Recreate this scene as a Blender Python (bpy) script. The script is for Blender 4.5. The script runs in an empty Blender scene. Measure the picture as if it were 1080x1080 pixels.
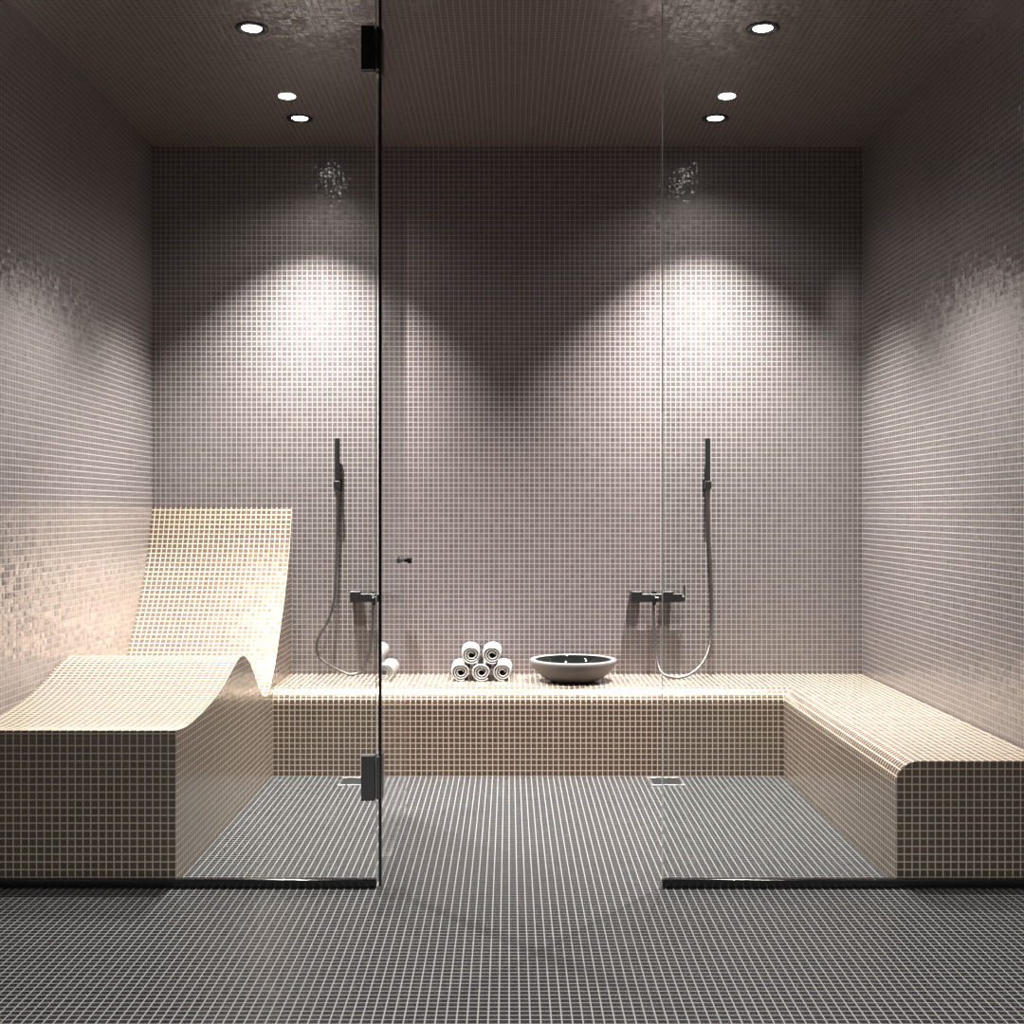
import bpy, bmesh, math, random
from mathutils import Vector

random.seed(7)
T = 0.025                     # one mosaic tile (m); all plan dimensions below are in tiles
F = 1310.0                    # focal length in px of the 1080 px frame
VX, VY, EYE = 537.0, 538.0, 48.4
CEIL = 120.3
XL, XR, YB, YG = -70.7, 70.0, 246.0, 160.0
col = bpy.context.scene.collection
scene = bpy.context.scene

# ------------------------------------------------------------------ helpers
def link_mesh(name, bm, mat, parent=None, smooth=False, kind=None):
    me = bpy.data.meshes.new(name)
    bm.normal_update()
    bm.to_mesh(me)
    bm.free()
    mats = mat if isinstance(mat, (list, tuple)) else [mat]
    for m in mats:
        me.materials.append(m)
    if smooth:
        for p in me.polygons:
            p.use_smooth = True
    o = bpy.data.objects.new(name, me)
    col.objects.link(o)
    if parent:
        o.parent = parent
    if kind:
        o['kind'] = kind
    return o

def thing(name, label, cat, group=None, loc=(0, 0, 0)):
    o = bpy.data.objects.new(name, None)
    o.empty_display_size = 0.05
    o.location = loc
    col.objects.link(o)
    o['label'] = label
    o['category'] = cat
    if group:
        o['group'] = group
    return o

def tag(o, label, cat, group=None):
    o['label'] = label
    o['category'] = cat
    if group:
        o['group'] = group

def V(x, y, z):
    return Vector((x * T, y * T, z * T))

def quad(bm, pts, uvs=None):
    vs = [bm.verts.new(p) for p in pts]
    f = bm.faces.new(vs)
    if uvs:
        lay = bm.loops.layers.uv.verify()
        for l, uv in zip(f.loops, uvs):
            l[lay].uv = uv
    return f

def box(bm, x0, x1, y0, y1, z0, z1, bevel=0.0, off=(0, 0, 0)):
    """box in tile units, box-mapped UVs in tiles"""
    b = bmesh.new()
    r = bmesh.ops.create_cube(b, size=1.0)
    for v in r['verts']:
        v.co = Vector((x0 + (v.co.x + .5) * (x1 - x0), y0 + (v.co.y + .5) * (y1 - y0), z0 + (v.co.z + .5) * (z1 - z0)))
    if bevel:
        bmesh.ops.bevel(b, geom=b.edges[:], offset=bevel, segments=3, profile=.5, affect='EDGES')
    merge(bm, b, off)

def merge(bm, b, off=(0, 0, 0)):
    vm = {}
    for v in b.verts:
        vm[v] = bm.verts.new(((v.co.x + off[0]) * T, (v.co.y + off[1]) * T, (v.co.z + off[2]) * T))
    lay = bm.loops.layers.uv.verify()
    b.normal_update()
    for f in b.faces:
        try:
            nf = bm.faces.new([vm[v] for v in f.verts])
        except ValueError:
            continue
        nf.smooth = f.smooth
        n = f.normal
        for l, v in zip(nf.loops, f.verts):
            c = v.co
            if abs(n.x) > .7: l[lay].uv = (c.y, c.z)
            elif abs(n.y) > .7: l[lay].uv = (c.x, c.z)
            else: l[lay].uv = (c.x, c.y)
    b.free()

def cyl(bm, p0, p1, r0, r1=None, seg=32, bevel=0.0):
    """cylinder in tile units between two points"""
    r1 = r0 if r1 is None else r1
    p0, p1 = Vector(p0), Vector(p1)
    d = p1 - p0
    b = bmesh.new()
    bmesh.ops.create_cone(b, cap_ends=True, cap_tris=False, segments=seg, radius1=r0, radius2=r1, depth=d.length)
    if bevel:
        es = [e for e in b.edges if abs(e.verts[0].co.z - e.verts[1].co.z) < 1e-6]
        bmesh.ops.bevel(b, geom=es, offset=bevel, segments=3, profile=.5, affect='EDGES')
    q = d.normalized().to_track_quat('Z', 'Y')
    mid = (p0 + p1) / 2
    for v in b.verts:
        v.co = q @ v.co + mid
    merge(bm, b)

def catmull(pts, n=8):
    out = []
    P = [Vector(pts[0]) * 2 - Vector(pts[1])] + [Vector(p) for p in pts] + [Vector(pts[-1]) * 2 - Vector(pts[-2])]
    for i in range(1, len(P) - 2):
        a, b, c, d = P[i - 1], P[i], P[i + 1], P[i + 2]
        for k in range(n):
            t = k / n
            out.append(.5 * ((2 * b) + (c - a) * t + (2 * a - 5 * b + 4 * c - d) * t * t + (3 * b - a - 3 * c + d) * t ** 3))
    out.append(P[-2].copy())
    return out

def tube(bm, path, r, seg=12, ribs=0.0):
    rings = []
    up = Vector((0, 1, 0))
    n = len(path)
    for i, p in enumerate(path):
        t = (path[min(i + 1, n - 1)] - path[max(i - 1, 0)]).normalized()
        s = t.cross(up)
        if s.length < 1e-4:
            s = t.cross(Vector((1, 0, 0)))
        s.normalize()
        u = s.cross(t).normalized()
        up = u
        rr = r * (1 + (ribs if i % 2 else 0))
        rings.append([bm.verts.new((p + (s * math.cos(a) + u * math.sin(a)) * rr) * T)
                      for a in [2 * math.pi * k / seg for k in range(seg)]])
    for a, b in zip(rings, rings[1:]):
        for k in range(seg):
            bm.faces.new([a[k], a[(k + 1) % seg], b[(k + 1) % seg], b[k]])
    bm.faces.new(rings[0][::-1])
    bm.faces.new(rings[-1])

def lathe(bm, prof, c, seg=96):
    """closed-of-revolution from (r,z) profile, tile units"""
    rings = []
    for r, z in prof:
        if r < 1e-6:
            rings.append([bm.verts.new(((c[0]) * T, c[1] * T, (c[2] + z) * T))])
        else:
            rings.append([bm.verts.new(((c[0] + r * math.cos(2 * math.pi * k / seg)) * T,
                                        (c[1] + r * math.sin(2 * math.pi * k / seg)) * T, (c[2] + z) * T)) for k in range(seg)])
    for a, b in zip(rings, rings[1:]):
        for k in range(seg):
            k2 = (k + 1) % seg
            if len(a) == 1 and len(b) == 1: continue
            if len(a) == 1: bm.faces.new([a[0], b[k2], b[k]])
            elif len(b) == 1: bm.faces.new([a[k], a[k2], b[0]])
            else: bm.faces.new([a[k], a[k2], b[k2], b[k]])

# ------------------------------------------------------------------ materials
class N:
    def __init__(s, name):
        s.m = bpy.data.materials.new(name)
        s.m.use_nodes = True
        s.t = s.m.node_tree
        s.t.nodes.clear()
        s.out = s.t.nodes.new('ShaderNodeOutputMaterial')
    def new(s, typ, **kw):
        n = s.t.nodes.new(typ)
        for k, v in kw.items(): setattr(n, k, v)
        return n
    def link(s, a, b): s.t.links.new(a, b)
    def put(s, sock, v):
        if hasattr(v, 'is_output') or isinstance(v, bpy.types.NodeSocket): s.link(v, sock)
        else: sock.default_value = v
    def math(s, op, a, b=0.0, c=None, clamp=False):
        n = s.new('ShaderNodeMath', operation=op, use_clamp=clamp)
        s.put(n.inputs[0], a); s.put(n.inputs[1], b)
        if c is not None: s.put(n.inputs[2], c)
        return n.outputs[0]
    def vmath(s, op, a, b=None, scale=None):
        n = s.new('ShaderNodeVectorMath', operation=op)
        s.put(n.inputs[0], a)
        if b is not None: s.put(n.inputs[1], b)
        if scale is not None: s.put(n.inputs['Scale'], scale)
        return n.outputs['Vector']
    def mix(s, f, a, b):
        n = s.new('ShaderNodeMix', data_type='RGBA')
        s.put(n.inputs[0], f); s.put(n.inputs[6], a); s.put(n.inputs[7], b)
        return n.outputs[2]

def rgb(c): return (c[0], c[1], c[2], 1)

def mosaic(name, tile, grout, rough=.25, tilt=.05, ripple=.10, pillow=.10, var=.25, gw=.17, offs=(0, 0), metal=.5, coat=1.0, crough=.06, spec=.5):
    """glazed glass mosaic: UV in tiles, pale grout, every tile set a touch out of plane with a hand-poured wavy face"""
    n = N(name)
    uv = n.new('ShaderNodeUVMap').outputs[0]
    uv = n.vmath('ADD', uv, (offs[0], offs[1], 0))
    fr = n.vmath('FRACTION', uv)
    cell = n.vmath('FLOOR', uv)
    sep = n.new('ShaderNodeSeparateXYZ'); n.link(fr, sep.inputs[0])
    def edge(c):
        d = n.math('ABSOLUTE', n.math('SUBTRACT', c, .5))
        r = n.new('ShaderNodeMapRange', interpolation_type='SMOOTHSTEP')
        n.link(d, r.inputs[0]); r.inputs[1].default_value = .5 - gw / 2 - .025; r.inputs[2].default_value = .5 - gw / 2 + .025
        return r.outputs[0]
    g = n.math('MAXIMUM', edge(sep.outputs[0]), edge(sep.outputs[1]))
    wn = n.new('ShaderNodeTexWhiteNoise', noise_dimensions='3D'); n.link(cell, wn.inputs['Vector'])
    val = n.math('MULTIPLY_ADD', wn.outputs['Value'], 2 * var, 1 - var)
    hs = n.new('ShaderNodeHueSaturation'); hs.inputs['Color'].default_value = rgb(tile); n.link(val, hs.inputs['Value'])
    c = n.mix(g, hs.outputs[0], rgb(grout))
    # normals
    rnd = n.vmath('SCALE', n.vmath('SUBTRACT', wn.outputs['Color'], (.5, .5, .5)), scale=2 * tilt)
    nz = n.new('ShaderNodeTexNoise', noise_dimensions='3D'); nz.inputs['Scale'].default_value = 2.2; nz.inputs['Detail'].default_value = 1.5
    n.link(n.vmath('ADD', uv, n.vmath('SCALE', wn.outputs['Color'], scale=7.0)), nz.inputs['Vector'])
    rip = n.vmath('SCALE', n.vmath('SUBTRACT', nz.outputs['Color'], (.5, .5, .5)), scale=2 * ripple)
    geo = n.new('ShaderNodeNewGeometry')
    tan = n.new('ShaderNodeTangent', direction_type='UV_MAP')
    bit = n.vmath('CROSS_PRODUCT', geo.outputs['Normal'], tan.outputs[0])
    pu = n.vmath('SCALE', tan.outputs[0], scale=n.math('MULTIPLY', n.math('SUBTRACT', sep.outputs[0], .5), pillow * 2))
    pv = n.vmath('SCALE', bit, scale=n.math('MULTIPLY', n.math('SUBTRACT', sep.outputs[1], .5), pillow * 2))
    off = n.vmath('ADD', n.vmath('ADD', rnd, rip), n.vmath('ADD', pu, pv))
    off = n.vmath('SCALE', off, scale=n.math('SUBTRACT', 1.0, g))
    nor = n.vmath('NORMALIZE', n.vmath('ADD', geo.outputs['Normal'], off))
    b = n.new('ShaderNodeBsdfPrincipled')
    n.link(c, b.inputs['Base Color'])
    n.link(n.math('MULTIPLY_ADD', g, .75 - rough, rough), b.inputs['Roughness'])
    n.link(n.math('MULTIPLY_ADD', g, -metal, metal), b.inputs['Metallic'])
    n.link(n.math('MULTIPLY_ADD', g, .1 - spec, spec), b.inputs['Specular IOR Level'])
    n.link(n.math('MULTIPLY_ADD', g, -coat, coat), b.inputs['Coat Weight'])
    b.inputs['Coat Roughness'].default_value = crough
    n.link(nor, b.inputs['Coat Normal'])
    n.link(nor, b.inputs['Normal'])
    n.link(b.outputs[0], n.out.inputs[0])
    return n.m

def plain(name, c, rough=.5, metal=0.0, spec=.5, noise=0.0, nscale=40.0, bump=0.0):
    n = N(name)
    b = n.new('ShaderNodeBsdfPrincipled')
    b.inputs['Base Color'].default_value = rgb(c)
    b.inputs['Roughness'].default_value = rough
    b.inputs['Metallic'].default_value = metal
    b.inputs['Specular IOR Level'].default_value = spec
    if noise or bump:
        tc = n.new('ShaderNodeTexCoord')
        nz = n.new('ShaderNodeTexNoise'); nz.inputs['Scale'].default_value = nscale; nz.inputs['Detail'].default_value = 4
        n.link(tc.outputs['Object'], nz.inputs['Vector'])
        hs = n.new('ShaderNodeHueSaturation'); hs.inputs['Color'].default_value = rgb(c)
        n.link(n.math('MULTIPLY_ADD', nz.outputs[0], 2 * noise, 1 - noise), hs.inputs['Value'])
        n.link(hs.outputs[0], b.inputs['Base Color'])
        if bump:
            bp = n.new('ShaderNodeBump'); bp.inputs['Strength'].default_value = bump; bp.inputs['Distance'].default_value = .002
            n.link(nz.outputs[0], bp.inputs['Height']); n.link(bp.outputs[0], b.inputs['Normal'])
    n.link(b.outputs[0], n.out.inputs[0])
    return n.m

def clear_glass(name, tint):
    n = N(name)
    geo = n.new('ShaderNodeNewGeometry')
    ior = n.math('MULTIPLY_ADD', geo.outputs['Backfacing'], 1 / 1.5 - 1.5, 1.5)
    fr = n.new('ShaderNodeFresnel'); n.link(ior, fr.inputs['IOR'])
    tr = n.new('ShaderNodeBsdfTransparent'); tr.inputs[0].default_value = rgb(tint)
    gl = n.new('ShaderNodeBsdfGlossy'); gl.inputs['Roughness'].default_value = 0.0; gl.inputs['Color'].default_value = (1, 1, 1, 1)
    mx = n.new('ShaderNodeMixShader')
    n.link(fr.outputs[0], mx.inputs[0]); n.link(tr.outputs[0], mx.inputs[1]); n.link(gl.outputs[0], mx.inputs[2])
    n.link(mx.outputs[0], n.out.inputs[0])
    return n.m

def glow(name, c, s):
    n = N(name)
    e = n.new('ShaderNodeEmission'); e.inputs[0].default_value = rgb(c); e.inputs[1].default_value = s
    n.link(e.outputs[0], n.out.inputs[0])
    return n.m

WALL_T, WALL_G = (.150, .123, .124), (.385, .350, .345)
M_back = mosaic('mauve mosaic back', WALL_T, WALL_G, rough=.42, tilt=.025, ripple=.09, pillow=.03, var=.09, offs=(0, .2), gw=.14, metal=.4)
M_wall = mosaic('mauve mosaic', WALL_T, WALL_G, rough=.32, tilt=.05, ripple=.13, pillow=.03, var=.09, offs=(0, .2), gw=.14, metal=.4)
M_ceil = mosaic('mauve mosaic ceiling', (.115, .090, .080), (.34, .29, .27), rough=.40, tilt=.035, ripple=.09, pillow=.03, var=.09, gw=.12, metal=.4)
M_bench = mosaic('sand mosaic', (.132, .080, .052), (.68, .565, .465), rough=.44, tilt=.03, ripple=.07, pillow=.03, var=.10, gw=.15, metal=.6, spec=.7)
M_floor = mosaic('charcoal mosaic', (.012, .0118, .013), (.20, .197, .198), rough=.36, tilt=.02, ripple=.04, pillow=.02, var=.15, gw=.13, metal=.05, coat=.10, crough=.2, spec=.10)
M_glass = clear_glass('clear glass', (.965, .985, .975))
def edge_glass():
    n = N('polished glass edge')
    d = n.new('ShaderNodeBsdfDiffuse'); d.inputs[0].default_value = (.80, .86, .83, 1)
    t = n.new('ShaderNodeBsdfTranslucent'); t.inputs[0].default_value = (.80, .86, .83, 1)
    m = n.new('ShaderNodeMixShader'); n.link(d.outputs[0], m.inputs[1]); n.link(t.outputs[0], m.inputs[2])
    n.link(m.outputs[0], n.out.inputs[0])
    return n.m
M_edge = edge_glass()
M_black = plain('black metal', (.012, .012, .013), rough=.25, spec=.6)
M_rail = plain('gloss black rail', (.006, .006, .007), rough=.12, spec=.6)
M_fit = plain('matt black fitting', (.013, .013, .0135), rough=.35, spec=.4)
M_hinge = plain('dark anodised metal', (.10, .102, .108), rough=.35, metal=.3)
M_drain = plain('dull dark steel', (.018, .018, .019), rough=.7, spec=.1)
M_steel = plain('brushed steel', (.36, .355, .35), rough=.4, metal=1.0)
M_hose = plain('gunmetal hose', (.20, .19, .185), rough=.3, metal=.9)
M_towel = plain('white terry', (.40, .392, .38), rough=.95, spec=.1, noise=.08, nscale=260, bump=.5)
M_stone = plain('grey stone', (.20, .185, .18), rough=.65, spec=.3, noise=.10, nscale=45, bump=.15)
M_basin = plain('black glaze', (.006, .008, .007), rough=.03, spec=.6)
M_lens = glow('lamp lens', (1.0, .965, .93), 14.0)
M_plaster = plain('grey plaster', (.07, .068, .065), rough=.8)

# ------------------------------------------------------------------ room shell
def sheet(name, pts, uvs, mat):
    bm = bmesh.new()
    quad(bm, [V(*p) for p in pts], uvs)
    return link_mesh(name, bm, mat, kind='structure')

Y0 = -45.0
def slab(name, x0, x1, y0, y1, z0, z1, mat):
    bm = bmesh.new()
    box(bm, x0, x1, y0, y1, z0, z1)
    return link_mesh(name, bm, mat, kind='structure')

slab('floor', XL, XR, Y0, YB, -4, 0, M_floor)
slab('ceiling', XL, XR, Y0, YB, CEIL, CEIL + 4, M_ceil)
slab('wall_back', XL - 4, XR + 4, YB, YB + 4, -4, CEIL + 4, M_back)
slab('wall_left', XL - 4, XL, Y0, YB, -4, CEIL + 4, M_wall)
slab('wall_right', XR, XR + 4, Y0, YB, -4, CEIL + 4, M_wall)
slab('wall_front', XL - 4, XR + 4, Y0 - 4, Y0, -4, CEIL + 4, M_plaster)

# ------------------------------------------------------------------ L-shaped bench
BX, BY, LX, BH, BR = 49.9, 226.0, -43.0, 16.0, 3.0
bench = thing('tiled_bench', 'L-shaped sand mosaic bench with rounded edge along the back and right walls', 'bench', loc=V(0, 236, 0))

def sweep(prof, closed_uv=True):
    """prof: list of (d, z, s); swept along the L; returns a closed solid"""
    bm = bmesh.new()
    lay = bm.loops.layers.uv.verify()
    st = []
    for k in range(3):
        row = []
        for d, z, s in prof:
            if k == 0: p = (LX + .02, BY + d, z)
            elif k == 1: p = (BX + d, BY + d, z)
            else: p = (BX + d, YG + .3, z)
            row.append((bm.verts.new(V(*p) - bench.location), p, s, d))
        st.append(row)
    m = len(prof)
    for k in range(2):
        for i in range(m):
            j = (i + 1) % m
            q = [st[k][i], st[k][j], st[k + 1][j], st[k + 1][i]]
            f = bm.faces.new([a[0] for a in q])
            for l, a in zip(f.loops, q):
                sv = a[2]
                if j == 0: sv = 0 if a[2] != prof[0][2] else prof[0][2]
                l[lay].uv = ((a[1][0] if k == 0 else a[1][1]), sv)
    f = bm.faces.new([a[0] for a in st[2]])
    for l, a in zip(f.loops, st[2]): l[lay].uv = (a[1][0], a[1][2])
    f = bm.faces.new([a[0] for a in st[0]][::-1])
    bmesh.ops.recalc_face_normals(bm, faces=bm.faces[:])
    return bm

D1 = 19.98
prof = [(0, BH - BR, 13.0)]
for k in range(1, 11):
    a = math.pi / 2 * k / 10
    prof.append((BR - BR * math.cos(a), BH - BR + BR * math.sin(a), 13.0 + BR * a))
s1 = prof[-1][2]
prof.append((D1, BH, s1 + D1 - BR))
prof.append((D1, BH - BR, s1 + D1))
link_mesh('seat', sweep(prof), M_bench, bench)
link_mesh('base', sweep([(0, 0.0, 0), (0, BH - BR, 13.0), (D1, BH - BR, 33), (D1, 0.0, 46)]), M_bench, bench)

# ------------------------------------------------------------------ wave lounger
lounger = thing('wave_lounger', 'sand mosaic built-in lounger with wavy reclining top in the left corner', 'lounger', loc=V(-57, 203, 0))
ctrl = [(160.3, 19.95), (166, 19.6), (173, 20.0), (180.4, 20.8), (186.8, 22.0), (192, 23.4), (196, 24.5), (199.5, 24.95), (202.5, 24.5),
        (205.5, 23.3), (209.2, 21.0), (213, 18.2), (216.5, 16.2), (219.5, 15.5), (222.5, 16.1), (227.3, 19.3), (232.4, 24.9), (237.7, 31.6),
        (242.6, 39.8), (245.9, 48.9)]
curve = [(p.x, p.y) for p in catmull([(a, b, 0) for a, b in ctrl], 6)]
TH = 1.0
# inward offset of the curve gives the underside of the tiled top
def normals(c):
    out = []
    for i in range(len(c)):
        a, b = c[max(i - 1, 0)], c[min(i + 1, len(c) - 1)]
        dx, dz = b[0] - a[0], b[1] - a[1]
        l = math.hypot(dx, dz)
        out.append((dz / l, -dx / l))
    return out
nn = normals(curve)
under = [(min(max(p[0] + q[0] * TH, 160.3), 245.9), p[1] + q[1] * TH) for p, q in zip(curve, nn)]
under[0] = (160.3, curve[0][1] - TH)
XA, XB = XL + .02, LX
def extrude_x(poly, uv_s):
    """closed solid from (y,z) polygon extruded in x; uv_s: arc-length v per vertex for the skin faces"""
    bm = bmesh.new()
    lay = bm.loops.layers.uv.verify()
    A = [bm.verts.new(V(XA, y, z) - lounger.location) for y, z in poly]
    B = [bm.verts.new(V(XB, y, z) - lounger.location) for y, z in poly]
    m = len(poly)
    for i in range(m):
        j = (i + 1) % m
        f = bm.faces.new([A[i], A[j], B[j], B[i]])
        sj = uv_s[j] if j else uv_s[i] + math.hypot(poly[j][0] - poly[i][0], poly[j][1] - poly[i][1])
        vert = abs(poly[i][0] - poly[j][0]) < 1e-6
        for l, (x, s, k) in zip(f.loops, [(XA, uv_s[i], i), (XA, sj, j), (XB, sj, j), (XB, uv_s[i], i)]):
            l[lay].uv = (x, poly[k][1] if vert else s)
    for vs, fl in ((B, False), (A, True)):
        ff = bm.faces.new(vs)
        for l in ff.loops:
            k = vs.index(l.vert)
            l[lay].uv = (poly[k][0], poly[k][1])
    bmesh.ops.recalc_face_normals(bm, faces=bm.faces[:])
    caps = [f for f in bm.faces if len(f.verts) > 8]
    bmesh.ops.triangulate(bm, faces=caps)
    return bm
def arclen(poly):
    s = [0.0]
    for a, b in zip(poly, poly[1:]): s.append(s[-1] + math.hypot(b[0] - a[0], b[1] - a[1]))
    return s
top_poly = curve + under[::-1]
link_mesh('contoured_top', extrude_x(top_poly, arclen(top_poly)), M_bench, lounger)
base_poly = [(160.3, 0.0)] + under + [(245.9, 0.0)]
link_mesh('base', extrude_x(base_poly, arclen(base_poly)), M_bench, lounger)

# ------------------------------------------------------------------ glass front
GT = CEIL - .15
def glass_panel(x0, x1, edge_x, label):
    root = thing('glass_panel', label, 'glass panel', 'fixed glass panels of the front', loc=V((x0 + x1) / 2, 159.4, 0))
    L = tuple(-c / T for c in root.location)
    e0, e1 = (edge_x - .10, edge_x) if edge_x > x0 + 1 else (edge_x, edge_x + .10)
    g0, g1 = (x0, e0) if edge_x > x0 + 1 else (e1, x1)
    bm = bmesh.new(); box(bm, g0, g1, 159.2, 159.6, .9, GT, off=L)
    link_mesh('pane', bm, M_glass, root)
    bm = bmesh.new(); box(bm, e0, e1, 159.2, 159.6, 1.2, GT, off=L)
    o = link_mesh('polished_edge', bm, M_edge, root); o['label'] = 'pale polished glass edge'
    bm = bmesh.new(); box(bm, x0, x1, 158.85, 159.95, 0.0, 1.15, bevel=.18, off=L)
    o = link_mesh('bottom_rail', bm, M_rail, root, smooth=True); o['label'] = 'gloss black floor rail'
    return root
glass_panel(XL + .02, -17.0, -17.0, 'fixed clear glass panel in front of the lounger, left of the open door')
glass_panel(19.62, XR - .02, 19.62, 'fixed clear glass panel on the right, in front of the bench end')

DX = -16.58
door = thing('glass_door', 'clear glass door standing open into the room, black hinges and small knob', 'door', loc=V(DX, 160, 0))
L = tuple(-c / T for c in door.location)
bm = bmesh.new(); box(bm, DX - .2, DX + .2, 160.0, 197.3, .35, CEIL - .6, off=L)
link_mesh('pane', bm, M_glass, door)
bm = bmesh.new(); box(bm, DX - .17, DX + .2, 159.3, 159.98, .2, CEIL - .4, off=L)
o = link_mesh('edge_seal', bm, M_black, door); o['label'] = 'black vertical seal along the hinge side'
for z0, z1 in ((104.7, 110.4), (11.2, 17.0)):
    bm = bmesh.new()
    box(bm, -18.95, -17.2, 158.75, 159.18, z0, z1, bevel=.12, off=L)      # clamp on the fixed panel, outside
    box(bm, -18.95, -17.2, 159.62, 160.05, z0, z1, bevel=.12, off=L)      # and inside
    box(bm, -16.98, -16.62, 158.8, 160.0, z0 + .15, z1 - .15, bevel=.1, off=L)   # knuckle
    box(bm, DX - .68, DX - .22, 160.1, 162.2, z0, z1, bevel=.12, off=L)    # leaf on the door, both faces
    box(bm, DX + .21, DX + .27, 160.1, 162.2, z0, z1, bevel=.02, off=L)
    link_mesh('hinge', bm, M_hinge if z0 < 50 else M_black, door, smooth=False)
bm = bmesh.new()
for sgn in (-1, 1):
    a = (DX + sgn * .2 + L[0], 194.4 + L[1], 40.6)
    cyl(bm, a, (a[0] + sgn * .45, a[1], a[2]), .32, seg=24)
    cyl(bm, (a[0] + sgn * .45, a[1], a[2]), (a[0] + sgn * 1.15, a[1], a[2]), .58, seg=32, bevel=.12)
o = link_mesh('knob', bm, M_black, door); o['label'] = 'small round dark metal knob on both faces'

# ------------------------------------------------------------------ ceiling downlights
def downlight(x, y, label, trim=True):
    t = thing('recessed_downlight', label, 'ceiling light', 'ceiling downlights', loc=V(x, y, CEIL))
    bm = bmesh.new()
    if trim:
        lathe(bm, [(1.46, -.02), (2.45, -.02), (2.45, -.14), (2.30, -.24), (1.85, -.24), (1.55, -.10), (1.46, -.05), (1.46, -.02)], (0, 0, 0), 64)
        bmesh.ops.remove_doubles(bm, verts=bm.verts[:], dist=1e-6)
        bmesh.ops.recalc_face_normals(bm, faces=bm.faces[:])
        o = link_mesh('trim_ring', bm, M_black, t, smooth=True); o['label'] = 'black ring'
        bm = bmesh.new()
    cyl(bm, (0, 0, -.07), (0, 0, -.015), 1.45, seg=48)
    o = link_mesh('lens', bm, M_lens, t); o['label'] = 'glowing white disc'
    return t
LXs = (-38.4, 37.85)
FRONT, MID, BACK = 185.3, 215.8, 227.8
downlight(LXs[0], FRONT, 'black-ringed downlight over the lounger, larger of the left row, nearest the glass')
downlight(LXs[1], FRONT, 'black-ringed downlight at right, nearest the glass front')
downlight(LXs[0] - .2, MID, 'ringless white light disc, left row, between two black-ringed downlights', False)
downlight(LXs[1], MID, 'ringless white light disc, right row, between two black-ringed downlights', False)
downlight(LXs[0], BACK, 'black-ringed downlight close to the back wall, above the left hand shower')
downlight(LXs[1], BACK, 'black-ringed downlight close to the back wall, above the right hand shower')

def spot(name, x, y, z, power, size, blend, radius=.016, colr=(1, .965, .925), aim=None):
    l = bpy.data.lights.new(name, 'SPOT')
    l.energy = power; l.spot_size = math.radians(size); l.spot_blend = blend
    l.shadow_soft_size = radius; l.color = colr
    o = bpy.data.objects.new(name, l)
    o.location = V(x, y, z)
    if aim: o.rotation_euler = (V(*aim) - V(x, y, z)).to_track_quat('-Z', 'Y').to_euler()
    col.objects.link(o)
    return o
def lamp(x, y, k):
    """reflector lamp: narrow bright core in a wide dim spill"""
    spot('downlight_lamp', x, y, CEIL - 1.6, 900 * k, 88, 1.0)
    spot('downlight_lamp', x, y, CEIL - 1.6, 22 * k, 140, 1.0)
for x in LXs:
    lamp(x, BACK, 1.0)
    lamp(x, FRONT, .72)
    lamp(x, MID, .1)
# lamps of the anteroom ceiling (outside the frame, in front of the glass)
for x in (-26, 46):
    spot('anteroom_lamp', x, 55, CEIL - 2, 760, 108, 1.0, .05)

# ------------------------------------------------------------------ hand showers and mixers
def px(x, y, d):
    p = F / d
    return ((x - VX) / p, d, EYE - (y - VY) / p)

def hand_shower(xpx, hose_px, label):
    WD = 244.1
    p = F / WD
    X = (xpx - VX) / p
    t = thing('hand_shower', label, 'hand shower', 'wall hand showers', loc=V(X, YB, 53))
    L = tuple(-c / T for c in t.location)
    zt, zb = 62.5, 53.2
    bm = bmesh.new()
    cyl(bm, (X + L[0], WD + L[1], zb + L[2]), (X + L[0], WD + L[1], zt + L[2]), .50, .52, seg=28, bevel=.06)
    link_mesh('wand', bm, M_fit, t)
    bm = bmesh.new()
    box(bm, X - .62, X + .62, WD - .62, WD + .62, 52.5, 54.1, bevel=.15, off=L)
    box(bm, X - .35, X + .35, WD + .5, YB - .3, 52.9, 53.9, bevel=.05, off=L)
    box(bm, X - .75, X + .75, YB - .35, YB - .01, 52.2, 54.6, bevel=.1, off=L)
    link_mesh('wall_bracket', bm, M_fit, t)
    pts = [Vector(px(*q)) + Vector(L) for q in hose_px]
    bm = bmesh.new()
    tube(bm, catmull(pts, 10), .26, 12, ribs=.06)
    link_mesh('hose', bm, M_hose, t, smooth=True)
    return t
hand_shower(355.6, [(355.6, 513.5, 244.1), (355.6, 530, 244.2), (355.4, 560, 244.6), (354.6, 600, 244.8), (352, 635, 244.6), (345.5, 656, 244.2),
                    (337, 670, 243.6), (333.8, 683, 243), (338, 694.5, 242.6), (350, 703, 242.3), (362, 709, 242.1), (371, 711.4, 242),
                    (380, 708, 242.3), (387, 697, 242.8), (391, 680, 243.3), (393, 660, 243.6), (393.6, 645, 243.7), (393.8, 636, 243.7)],
            'slim black hand shower on the left, its hose bulging left beside the lounger')
hand_shower(746.6, [(746.8, 513.5, 244.1), (747, 530, 244.2), (747.8, 560, 244.5), (749.6, 600, 244.6), (751, 640, 244), (750, 670, 242.5),
                    (746, 689, 241), (737.5, 703.5, 239.4), (725, 712.5, 238.2), (712, 714.6, 238), (700, 711.5, 238.9), (694, 701, 240.3),
                    (691.5, 681, 241.8), (690, 657, 243), (689.6, 645, 243.6), (689.5, 636, 243.7)],
            'slim black hand shower on the right, hose hanging straight then looping onto the bench')

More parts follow.
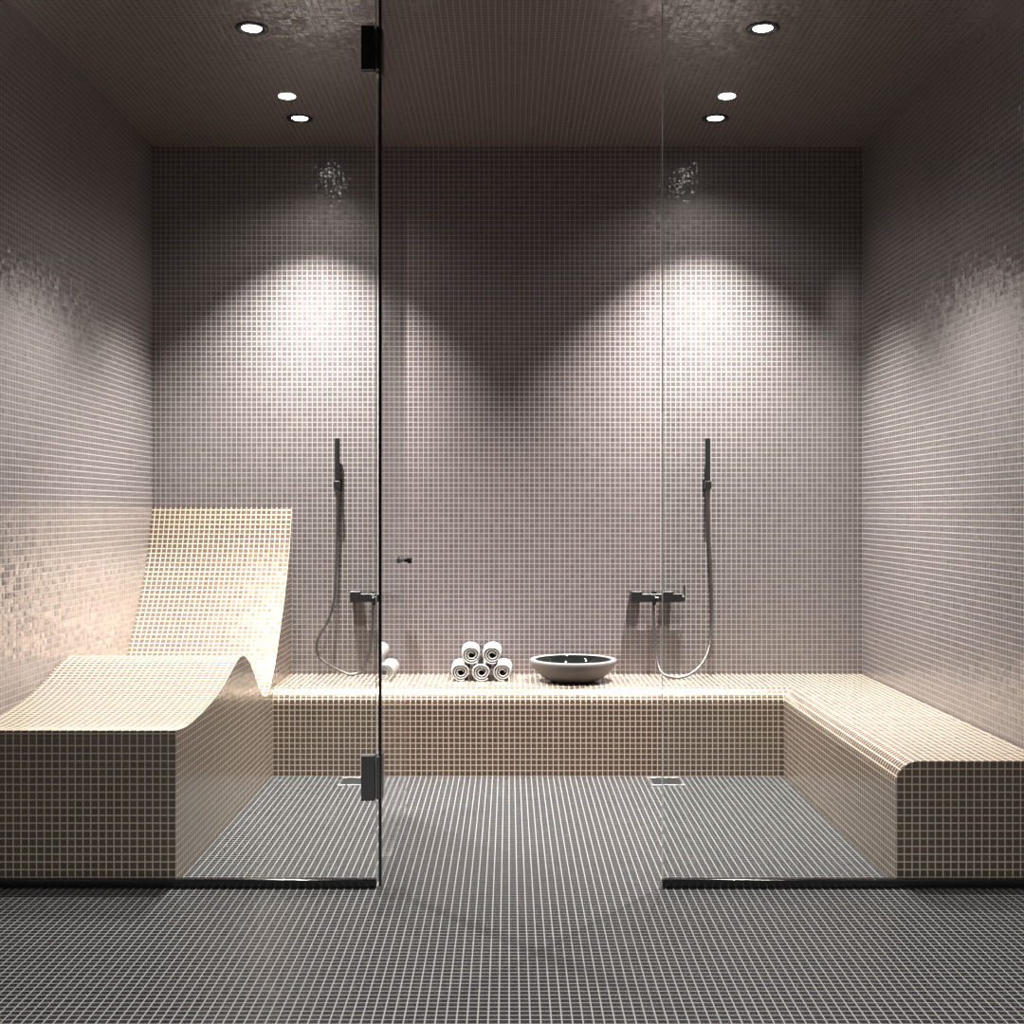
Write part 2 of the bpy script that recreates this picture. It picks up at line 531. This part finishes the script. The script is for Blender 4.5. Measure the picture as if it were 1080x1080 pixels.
def mixer(x0, label):
    t = thing('wall_mixer', label, 'shower mixer', 'wall shower mixers', loc=V(x0 + 5, YB, 31))
    L = tuple(-c / T for c in t.location)
    bm = bmesh.new(); box(bm, x0, x0 + 10.0, 242.9, 244.6, 30.4, 32.0, bevel=.12, off=L)
    link_mesh('body', bm, M_fit, t)
    for a in (0.0, 6.1):
        bm = bmesh.new()
        box(bm, x0 + a - .05, x0 + a + 2.1, 242.8, YB - .25, 30.35, 32.5, bevel=.12, off=L)
        box(bm, x0 + a + .1, x0 + a + 1.95, YB - .3, YB - .01, 30.5, 32.3, bevel=.05, off=L)
        link_mesh('wall_flange', bm, M_fit, t)
    bm = bmesh.new()
    c = x0 + 4.5
    cyl(bm, (c + L[0], 242.95 + L[1], 31.25 + L[2]), (c + L[0], 242.0 + L[1], 31.25 + L[2]), .55, seg=24, bevel=.08)
    box(bm, c - .12, c + .75, 241.75, 242.05, 31.05, 31.45, bevel=.08, off=L)
    cyl(bm, (c + L[0], 243.7 + L[1], 31.9 + L[2]), (c + L[0], 243.7 + L[1], 32.45 + L[2]), .5, seg=24, bevel=.08)
    link_mesh('diverter_knob', bm, M_black, t)
    bm = bmesh.new()
    cyl(bm, (x0 + 10.0 + L[0], 243.75 + L[1], 31.2 + L[2]), (x0 + 10.35 + L[0], 243.75 + L[1], 31.2 + L[2]), .6, seg=24)
    box(bm, x0 + 10.3, x0 + 10.58, 243.2, 244.3, 30.4, 33.7, bevel=.08, off=L)
    link_mesh('lever', bm, M_fit, t)
    bm = bmesh.new()
    cyl(bm, (c + L[0], 243.7 + L[1], 30.45 + L[2]), (c + L[0], 243.7 + L[1], 29.8 + L[2]), .36, seg=20)
    link_mesh('hose_outlet', bm, M_fit, t)
    return t
mixer(-31.1, 'black bar mixer tap on the wall behind the open glass door')
mixer(23.95, 'black bar mixer tap on the wall beside the grey bowl, lever at its right end')

# ------------------------------------------------------------------ rolled towels
def towel(x, z, rx, rz, y0, y1, turn, phase, label):
    t_ = .62
    n_turn = 2.8
    steps = 110
    bm = bmesh.new()
    ins, outs = [], []
    for i in range(steps + 1):
        f = i / steps
        a = phase + 2 * math.pi * n_turn * f
        r = .28 + (1.0 - .28) * f ** .92
        wob = 1 + .025 * math.sin(3 * a + phase)
        ri = max(r - t_ / rx * .92 / 2 * (1 if f > .05 else .5), .04)
        outs.append((r * wob * math.cos(a) * rx, r * wob * math.sin(a) * rz))
        ins.append((ri * wob * math.cos(a) * rx, ri * wob * math.sin(a) * rz))
    poly_n = len(outs)
    sect = outs + ins[::-1]
    rows = 14
    R = []
    zmin = min(b for a, b in outs)
    for k in range(rows + 1):
        f = k / rows
        y = y0 + (y1 - y0) * f
        e = min(f, 1 - f) * (y1 - y0)
        sc = 1 - .06 * max(0, 1 - e / .5) ** 2
        ring = []
        for j, (a, b) in enumerate(sect):
            idx = j if j < poly_n else 2 * poly_n - 1 - j
            spir = (1 - idx / steps) * (.18 if k < rows / 2 else -.18) * max(0, 1 - e / .6)     # inner turns sit a little back
            ww = .02 * math.sin(5 * f + a * 2 + phase) + .015 * math.sin(11 * f + b * 3)
            xx, zz = a * sc + ww, b * sc + ww * .6
            zz = max(zz, -rz * .93)                                                       # flattened where it lies
            c, s = math.cos(turn), math.sin(turn)
            yc = y + spir - (y0 + y1) / 2
            ring.append(bm.verts.new(V(xx * c - yc * s, xx * s + yc * c, zz + rz * .93)))
        R.append(ring)
    m = len(sect)
    for a, b in zip(R, R[1:]):
        for j in range(m):
            j2 = (j + 1) % m
            bm.faces.new([a[j], a[j2], b[j2], b[j]])
    for ring in (R[0], R[-1]):                                                            # end faces: strips along the spiral
        for j in range(poly_n - 1):
            bm.faces.new([ring[j], ring[j + 1], ring[m - 2 - j], ring[m - 1 - j]])
    bmesh.ops.recalc_face_normals(bm, faces=bm.faces[:])
    o = link_mesh('rolled_towel', bm, M_towel, smooth=True)
    o.location = V(x, (y0 + y1) / 2, z - rz * .93)
    tag(o, label, 'towel', 'rolled white towels on the bench')
    return o
RX, RZ = 2.03, 1.86
zl = BH + RZ * .93 + .01
zu = zl + 3.26
towel(-9.25, zl, RX, RZ, 234.8, 244.6, .02, .1, 'rolled white towel, left one of the bottom row of the towel pile')
towel(-5.20, zl, RX, RZ, 234.6, 244.4, -.01, .45, 'rolled white towel, middle one of the bottom row of the towel pile')
towel(-1.15, zl, RX, RZ, 234.8, 244.6, -.02, -.15, 'rolled white towel, right one of the bottom row, nearest the grey bowl')
towel(-7.30, zu, RX, RZ, 234.9, 244.6, .03, .3, 'rolled white towel, left one of the two on top of the pile')
towel(-3.15, zu, RX, RZ, 234.7, 244.5, -.01, .0, 'rolled white towel, right one of the two on top of the pile')

# ------------------------------------------------------------------ stone bowl
bowl = thing('stone_bowl', 'wide round grey stone bowl with black inside, standing on the bench', 'bowl', loc=V(12.15, 235.6, BH))
outer = [(0, .02), (3.6, .02), (4.1, .08), (5.0, .42), (6.1, 1.08), (7.05, 1.9), (7.72, 2.75), (8.1, 3.55), (8.2, 4.05), (8.1, 4.2), (7.85, 4.25),
         (7.4, 4.22), (7.2, 4.05)]
inner = [(7.2, 4.05), (6.6, 3.1), (5.6, 2.1), (4.4, 1.35), (2.8, .9), (0, .75)]
bm = bmesh.new(); lathe(bm, outer + [(6.55, 3.05), (5.55, 2.05), (4.35, 1.3), (2.75, .85), (0, .70)], (0, 0, 0))
bmesh.ops.recalc_face_normals(bm, faces=bm.faces[:])
link_mesh('body', bm, M_stone, bowl, smooth=True)
bm = bmesh.new(); lathe(bm, [(a, b + .03) for a, b in inner] + [(0, .72), (2.78, .87), (4.38, 1.32), (5.58, 2.07), (6.58, 3.07), (7.18, 4.04)], (0, 0, 0))
bmesh.ops.recalc_face_normals(bm, faces=bm.faces[:])
o = link_mesh('lining', bm, M_basin, bowl, smooth=True); o['label'] = 'glossy black inside'

# ------------------------------------------------------------------ floor drains
def drain(x0, label):
    x1, y0, y1 = x0 + 5.9, 218.2, 224.6
    t = thing('floor_drain', label, 'drain', 'floor drains', loc=V((x0 + x1) / 2, (y0 + y1) / 2, 0))
    L = tuple(-c / T for c in t.location)
    bm = bmesh.new()
    w = .42
    for a in ((x0, x1, y0, y0 + w), (x0, x1, y1 - w, y1), (x0, x0 + w, y0 + w, y1 - w), (x1 - w, x1, y0 + w, y1 - w)):
        box(bm, *a, .003, .16, bevel=.04, off=L)
    link_mesh('frame', bm, M_steel, t)
    bm = bmesh.new()
    box(bm, x0 + w + .15, x1 - w - .15, y0 + w + .15, y1 - w - .15, .003, .13, bevel=.03, off=L)
    link_mesh('cover_plate', bm, M_drain, t)
drain(-30.2, 'square steel floor drain seen through the left glass, below the bench')
drain(25.0, 'square steel floor drain on the right, at the foot of the bench')

# ------------------------------------------------------------------ camera, world, colour management
cam = bpy.data.cameras.new('camera')
cam.sensor_width = 36.0
cam.lens = F / 1080 * 36.0
cam.shift_x = (540 - VX) / 1080
cam.shift_y = (VY - 540) / 1080
cam.clip_start = .05
co = bpy.data.objects.new('camera', cam)
co.location = (0, 0, EYE * T)
co.rotation_euler = (math.pi / 2, 0, 0)
col.objects.link(co)
scene.camera = co

w = bpy.data.worlds.new('world')
w.use_nodes = True
w.node_tree.nodes['Background'].inputs[0].default_value = (0, 0, 0, 1)
w.node_tree.nodes['Background'].inputs[1].default_value = 0
scene.world = w
scene.cycles.caustics_reflective = False
scene.cycles.caustics_refractive = False
scene.cycles.max_bounces = 10
scene.cycles.diffuse_bounces = 6
scene.cycles.glossy_bounces = 5
scene.cycles.transparent_max_bounces = 16
vs = scene.view_settings
vs.view_transform = 'Standard'
vs.look = 'None'
vs.exposure = 0.12
vs.gamma = 1.0
vs.use_curve_mapping = False
